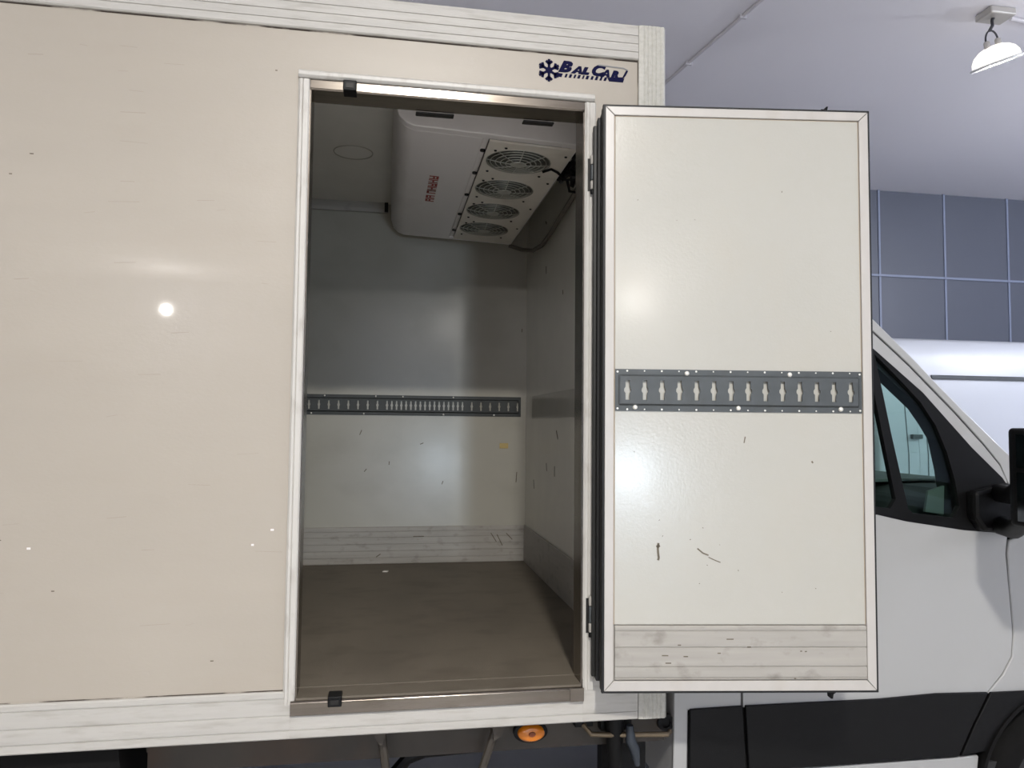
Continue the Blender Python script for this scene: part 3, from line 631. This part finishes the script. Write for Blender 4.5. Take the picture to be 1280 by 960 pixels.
# ------------------------------------------------------------------ cab
CY = .13; CY2 = 2.16
def cu(x, z): return z+.13*(x-1.82)
def cdep(x, z):
    u = cu(x, z)
    k = [(.9, .10), (.30, .035), (-.30, .006), (-.335, .000), (-.405, .012), (-.55, .004), (-.80, 0), (-1.0, .004), (-1.24, .012), (-1.6, .03)]
    for (a, va), (b, vb) in zip(k, k[1:]):
        if b <= u <= a: return va+(vb-va)*(a-u)/(a-b)
    return k[0][1] if u > k[0][0] else k[-1][1]
def skin(outer, holes, y0=CY, th=.018):
    mb = MB().plate(outer, holes, 'y', y0, y0+th)
    for u in (.30, -.30, -.335, -.405, -.55, -.80, -1.0, -1.24):
        bmesh.ops.bisect_plane(mb.bm, geom=mb.bm.verts[:]+mb.bm.edges[:]+mb.bm.faces[:], plane_co=(1.82, 0, u), plane_no=(.13, 0, 1))
    for v in mb.bm.verts: v.co.y += cdep(v.co.x, v.co.z)
    return mb
# black daylight opening surround (door) and glass outline
surround = [(1.36, .60), (1.56, .565), (1.70, .432), (1.815, .327), (2.044, .141), (2.246, -.071), (2.372, -.186), (2.425, -.262), (2.440, -.405), (2.186, -.384), (1.942, -.348), (1.823, -.322), (1.6, -.30), (1.36, -.28)]
front_pane = [(1.846, .283), (1.95, .185), (2.030, .105), (2.092, .015), (2.135, -.09), (2.163, -.20), (2.176, -.295), (2.150, -.338), (1.975, -.318), (1.955, -.30), (1.90, -.02)]
rear_pane = [(1.41, .52), (1.54, .50), (1.70, .37), (1.812, .27), (1.862, -.02), (1.905, -.265), (1.88, -.30), (1.6, -.265), (1.41, -.245)]
dseam = [(2.440, -.418), (2.369, -.424), (2.378, -.60), (2.387, -.773), (2.377, -.863), (2.335, -.93), (2.268, -1.0)]
# door skin
door_out = [(1.283, .62), (1.60, .60), (1.72, .487), (1.84, .372), (1.99, .240), (2.181, .058), (2.30, -.065), (2.365, -.140), (2.392, -.20), (2.374, -.424)]+dseam[2:]+[(1.283, -1.0)]
def shrink_hole(): return [surround]
win_hole = [(1.37, .59), (1.55, .555), (1.695, .425), (1.81, .320), (2.04, .134), (2.24, -.076), (2.36, -.186), (2.365, -.395), (2.186, -.378), (1.942, -.342), (1.823, -.316), (1.6, -.295), (1.37, -.275)]
cd = skin(door_out, [win_hole]).build('cab_door', 'cabwhite', T, bevel=.004, smooth=True, label='white cab door')
# rear corner, fender and pillar skins
skin([(1.023, -1.42), (1.076, -1.42), (1.076, -1.0), (1.277, -1.0), (1.277, .63), (1.50, .63), (1.45, .72), (1.023, .70)], []).build('cab_side', 'cabwhite', T, bevel=.006, smooth=True)
fo = [(2.385, -.426), (2.384, -.60), (2.393, -.773), (2.383, -.866), (2.341, -.934), (2.274, -1.0)]
arch = [(2.62+.405*math.cos(a), -1.385+.405*math.sin(a)) for a in [math.radians(d) for d in range(157, 21, -8)]]
skin(fo+[(3.44, -1.0), (3.46, -.75), (3.2, -.52), (2.75, -.36), (2.56, -.255), (2.45, -.165), (2.44, -.41)], []).build('front_wing', 'cabwhite', T, bevel=.006, smooth=True)
skin([(1.50, .632), (1.61, .605), (1.728, .494), (1.848, .379), (1.998, .247), (2.188, .066), (2.307, -.058), (2.372, -.134), (2.398, -.20), (2.44, -.27), (2.58, -.252), (2.46, -.14), (2.34, -.033), (2.22, .075), (2.115, .173), (2.02, .266), (1.855, .422), (1.66, .60), (1.50, .72)], [], CY+.004).build('windscreen_pillar', 'cabwhite', T, bevel=.006, smooth=True)
# lower white sill
skin([(1.080, -1.232), (2.145, -1.232), (2.235, -1.228), (2.215, -1.42), (1.080, -1.42)], []).build('cab_sill', 'cabwhite', T, bevel=.006, smooth=True, label='white sill below the black cladding')
# black cladding pieces
def clad(pts): return skin(pts, [], CY-.010, .012).build('cladding', 'clad', T, bevel=.003, smooth=True, label='black lower cladding')
clad([(1.080, -.994), (1.276, -.992), (1.293, -1.222), (1.080, -1.222)])
clad([(1.288, -.992), (1.82, -.994), (2.05, -.986), (2.268, -.992), (2.203, -1.105), (2.143, -1.221), (1.305, -1.224)])
clad([(2.281, -.993), (2.75, -1.0), (3.42, -1.0), (3.42, -1.215), (3.02, -1.215)]+[(2.62+.398*math.cos(a), -1.385+.398*math.sin(a)) for a in [math.radians(d) for d in range(26, 156, 8)]]+[(2.155, -1.221), (2.215, -1.105)])
MB().prism([(2.62+.402*math.cos(a), -1.385+.402*math.sin(a)) for a in [math.radians(d) for d in range(165, 14, -6)]]+[(2.62+.388*math.cos(a), -1.385+.388*math.sin(a)) for a in [math.radians(d) for d in range(15, 166, 6)]], 'y', CY-.012, CY+.45).build('wheel_arch', 'chassisblk', T)
# dark layer behind the skins (the gaps between panels)
skin([(1.03, -1.30), (1.03, .68), (1.35, .70), (1.35, .59), (1.35, -.29), (1.6, -.31), (1.942, -.358), (2.186, -.394), (2.37, -.405), (2.45, -.36), (2.72, -.40), (3.3, -.75), (3.3, -1.22), (3.03, -1.20)]+arch[::-1]+[(2.2, -1.30)], [], CY+.022, .01).build('inner_shell', 'gap', T)
# window surround, panes, divider
skin(surround, [front_pane, rear_pane], CY-.001, .024).build('window_surround', 'black', T, bevel=.003, smooth=True, label='black window surround and mirror base')
skin([(x*1.0, z) for x, z in front_pane], [], CY+.012, .004).build('front_pane', 'glass', T)
skin(rear_pane, [], CY+.012, .004).build('rear_pane', 'glass', T)
# interior
MB().box(1.03, 1.09, .16, 2.03, -1.30, .62).box(1.09, 1.75, .17, 2.03, .56, .60).box(1.09, 2.6, .17, 2.03, -1.32, -1.27).build('cab_lining', 'cabin', T)
MB().prism([(1.35, -.30), (1.9, -.36), (2.42, -.42), (2.38, -.95), (1.35, -1.2)], 'y', CY+.07, CY+.11).build('door_card', 'cabin', T)
MB().prism([(2.085, -.24), (2.155, -.22), (2.15, -.33), (2.07, -.32)], 'y', CY+.06, CY+.072).build('door_pull', 'cabgrey', T)
MB().prism([(1.60, .46), (1.75, .34), (1.894, .226), (2.064, .08), (2.110, .02), (2.149, -.04), (2.177, -.164), (2.19, -.26), (2.20, -.40), (2.42, -.40), (2.40, -.22), (2.20, .0), (2.05, .17), (1.80, .39), (1.66, .51)], 'y', CY+.07, CY+.14).build('inner_pillar', 'cabin', T)
MB().prism([(2.12, -.95), (2.06, -.45), (2.16, -.29), (2.30, -.25), (2.75, -.245), (2.80, -.95)], 'y', CY+.12, 2.0).build('dashboard', 'cabin', T, bevel=.03)
MB().prism([(2.20, -.245), (2.6, -.235), (2.6, -.225), (2.20, -.228)], 'y', CY+.55, 1.9).build('dash_pad', 'cabgrey', T, bevel=.004)
for y0 in (.30, 1.35):
    st = MB().prism([(1.25, -1.05), (1.80, -1.05), (1.82, -.90), (1.40, -.88), (1.28, -.20), (1.16, -.18)], 'y', y0, y0+.50).build('seat', 'cabin', T, bevel=.04)
    MB().box(1.17, 1.27, y0+.12, y0+.38, -.20, .02).build('headrest', 'cabin', st, bevel=.03)
swl = MB().ring('x', (0, 0, 0), .19, .015, 32, 8).box(-.01, .01, -.19, .19, -.015, .015)
for v in swl.bm.verts:
    c_, s_ = math.cos(-.5), math.sin(-.5); v.co = Vector((1.95+v.co.x*c_+v.co.z*s_, 1.60+v.co.y, -.36-v.co.x*s_+v.co.z*c_))
swl.build('steering_wheel', 'black', T, smooth=True)
MB().tube([(1.98, 1.60, -.36), (2.2, 1.60, -.50)], .03, 10).build('steering_column', 'black', T, smooth=True)
# outer body: roof, far side, bonnet, windscreen
def strip_y(prof, th, m, name, y0=CY+.03, y1=CY2, lab=None, bev=0):
    n = len(prof); mb = MB()
    up_ = [(x, z) for x, z in prof]; dn = []
    for i, (x, z) in enumerate(prof):
        a = Vector(prof[max(i-1, 0)]); b = Vector(prof[min(i+1, n-1)]); t = (b-a).normalized(); dn.append((x+t.y*th, z-t.x*th))
    for i in range(n-1): mb.prism([up_[i], up_[i+1], dn[i+1], dn[i]], 'y', y0, y1)
    return mb.build(name, m, T, label=lab, bevel=bev)
strip_y([(1.023, .70), (1.20, .735), (1.45, .71), (1.60, .63)], .03, 'cabwhite', 'cab_roof')
strip_y([(1.62, .625), (1.84, .432), (2.03, .252), (2.22, .072), (2.42, -.105), (2.57, -.25)], .006, 'windscreen', 'windscreen', CY+.12, CY2-.08)
strip_y([(2.56, -.255), (2.75, -.36), (3.2, -.52), (3.46, -.75), (3.50, -1.22), (3.45, -1.45)], .03, 'cabwhite', 'bonnet')
MB().plate([(1.023, -1.30), (1.023, .70), (1.45, .71), (1.60, .63), (2.56, -.255), (2.75, -.36), (3.2, -.52), (3.46, -.75), (3.46, -1.22), (3.03, -1.22)]+arch[::-1]+[(2.2, -1.30)], [[(1.41, .52), (1.54, .50), (2.05, .02), (2.25, -.30), (1.41, -.25)]], 'y', CY2, CY2+.03).build('cab_far_side', 'cabwhite', T)
MB().prism([(1.60, .63), (1.64, .60), (2.60, -.29), (2.56, -.255)], 'y', CY2-.10, CY2).build('far_pillar', 'cabwhite', T)
MB().prism([(3.36, -1.22), (3.50, -1.20), (3.53, -1.42), (3.42, -1.52), (3.02, -1.50), (3.02, -1.22)], 'y', CY, CY2+.03).build('bumper', 'clad', T, bevel=.03)
MB().box(1.023, 1.06, CY+.02, CY2, -1.30, .70).build('cab_rear', 'cabwhite', T)
# mirror
MB().prism([(2.20, -.235), (2.36, -.20), (2.40, -.27), (2.41, -.395), (2.24, -.385), (2.20, -.33)], 'y', CY-.045, CY+.01).build('mirror_base', 'black', T, bevel=.015)
MB().tube([(2.31, .10, -.36), (2.28, .0, -.365), (2.20, -.12, -.33), (2.12, -.24, -.30)], [.035, .034, .034, .03], 10).tube([(2.31, .10, -.24), (2.28, .0, -.24), (2.21, -.12, -.20), (2.12, -.24, -.17)], [.035, .034, .034, .03], 10).build('mirror_arm', 'black', T, smooth=True)
mr_ = MB().prism([(2.064, -.22), (2.069, -.40), (2.11, -.42), (2.175, -.415), (2.195, -.38), (2.195, -.22), (2.17, -.20), (2.08, -.20)], 'z', -.318, .006).build('mirror_housing', 'black', T, bevel=.02, seg=3, label='black door mirror')
MB().box(2.061, 2.070, -.385, -.250, -.125, -.015).box(2.061, 2.070, -.385, -.250, -.300, -.140).build('mirror_glass', 'mirrorglass', mr_)
# wheels of the truck
def wheel(x, y, parent, r=.345, wd=.23):
    t = MB().lathe([(.20, .02), (.23, .0), (.30, .0), (r-.02, .015), (r, .04), (r, wd-.04), (r-.02, wd-.015), (.23, wd), (.20, wd-.02)], 'y', (x, y, -1.395), 40)
    for k in range(40):
        a = k*math.tau/40; c_, s_ = math.cos(a), math.sin(a); rr = r+.002
        t.tube([(x+c_*rr, y+.03, -1.395+s_*rr), (x+c_*rr, y+wd-.03, -1.395+s_*rr)], .008, 4)
    o = t.build('wheel', 'tyre', parent, smooth=True, label='black tyre on a steel rim')
    MB().lathe([(.205, .03), (.20, .012), (.17, .03), (.08, .035), (.07, .015), (.03, .012)], 'y', (x, y, -1.395), 32).build('rim', 'rim', o, smooth=True)
for x, ys in ((2.63, (CY+.03, 1.83)), (-1.05, (.10, .35, 1.35, 1.60))):
    for y in ys: wheel(x, y, T)

# ------------------------------------------------------------------ the white van behind the cab
V = thing('panel_van', 'white high-roof panel van parked behind the cab of the truck', 'van', (7.5, 5.4, GZ))
VY0, VY1 = 4.4, 6.35
def vk(z): return .02+max(0, (z+.2))*.085
yz = [(VY0+.02, -1.35), (VY0, -.9), (VY0, -.25), (VY0+.06, .35), (VY0+.10, .70), (VY0+.13, .84), (VY0+.20, .925), (VY0+.34, .965), ((VY0+VY1)/2, .985), (VY1-.34, .965), (VY1-.20, .925), (VY1-.13, .84), (VY1-.06, .35), (VY1, -.25), (VY1, -.9), (VY1-.02, -1.35)]
vb = MB().prism(yz, 'x', 4.9, 9.6)
vb.build('van_body', 'vanwhite', V, bevel=.05, seg=3, smooth=True)
MB().prism([(9.6, .93), (9.9, .86), (10.5, .2), (10.75, -.1), (11.2, -.35), (11.35, -.8), (11.35, -1.4), (9.6, -1.4)], 'y', VY0+.06, VY1-.06).build('van_cab', 'vanwhite', V, bevel=.05, seg=3)
MB().prism([(9.95, .25), (10.42, .2), (10.62, -.05), (10.62, -.22), (9.95, -.22)], 'y', VY0+.045, VY0+.065).build('van_window', 'black', V, bevel=.01)
MB().prism([(VY0+.0755, .560), (VY0+.066, .553), (VY0+.066, .525), (VY0+.060, .518), (VY0+.12, .518), (VY0+.12, .560)], 'x', 5.57, 9.5).build('roof_gutter', 'galv', V, label='grey roof gutter line')
def vskin(z):
    for (ya, za), (yb, zb) in zip(yz, yz[1:]):
        if za <= z <= zb: return ya+(yb-ya)*(z-za)/(zb-za)
    return VY0
def vseam(x, z0, z1, wd=.010, m='galv', nm='door_seam'):
    mb = MB(); zs = [z0]+[z for _, z in yz[:6] if z0 < z < z1]+[z1]
    for a, b in zip(zs, zs[1:]): mb.prism([(vskin(a)-.003, a), (vskin(a)+.01, a), (vskin(b)+.01, b), (vskin(b)-.003, b)], 'x', x, x+wd)
    return mb.build(nm, m, V)
vseam(5.23, -1.25, .90); vseam(5.36, -1.25, .52, .085, 'vanwhite', 'corner_trim'); vseam(5.45, -1.25, .52, .012); vseam(6.9, -1.2, .50); vseam(8.2, -1.2, .50)
MB().box(5.27, 5.38, VY0-.03, VY0+.05, -.10, -.055).build('door_hinge', 'galv', V, bevel=.006)
MB().box(5.27, 5.38, VY0-.03, VY0+.05, -.85, -.80).build('door_hinge', 'galv', V, bevel=.006)
MB().box(4.92, 9.5, VY0-.015, VY0+.02, -1.02, -.90).build('rub_strip', 'clad', V, bevel=.01)
for x in (6.3, 10.4):
    for y in (VY0-.005, VY1-.22):
        t = MB().lathe([(.20, .02), (.30, .0), (.325, .015), (.34, .04), (.34, .19), (.325, .215), (.20, .21)], 'y', (x, y, -1.40), 32).build('wheel', 'tyre', V, smooth=True)
        MB().lathe([(.20, .015), (.17, -.004), (.07, -.002), (.03, -.006)], 'y', (x, y, -1.40), 24).build('rim', 'rim', t, smooth=True)
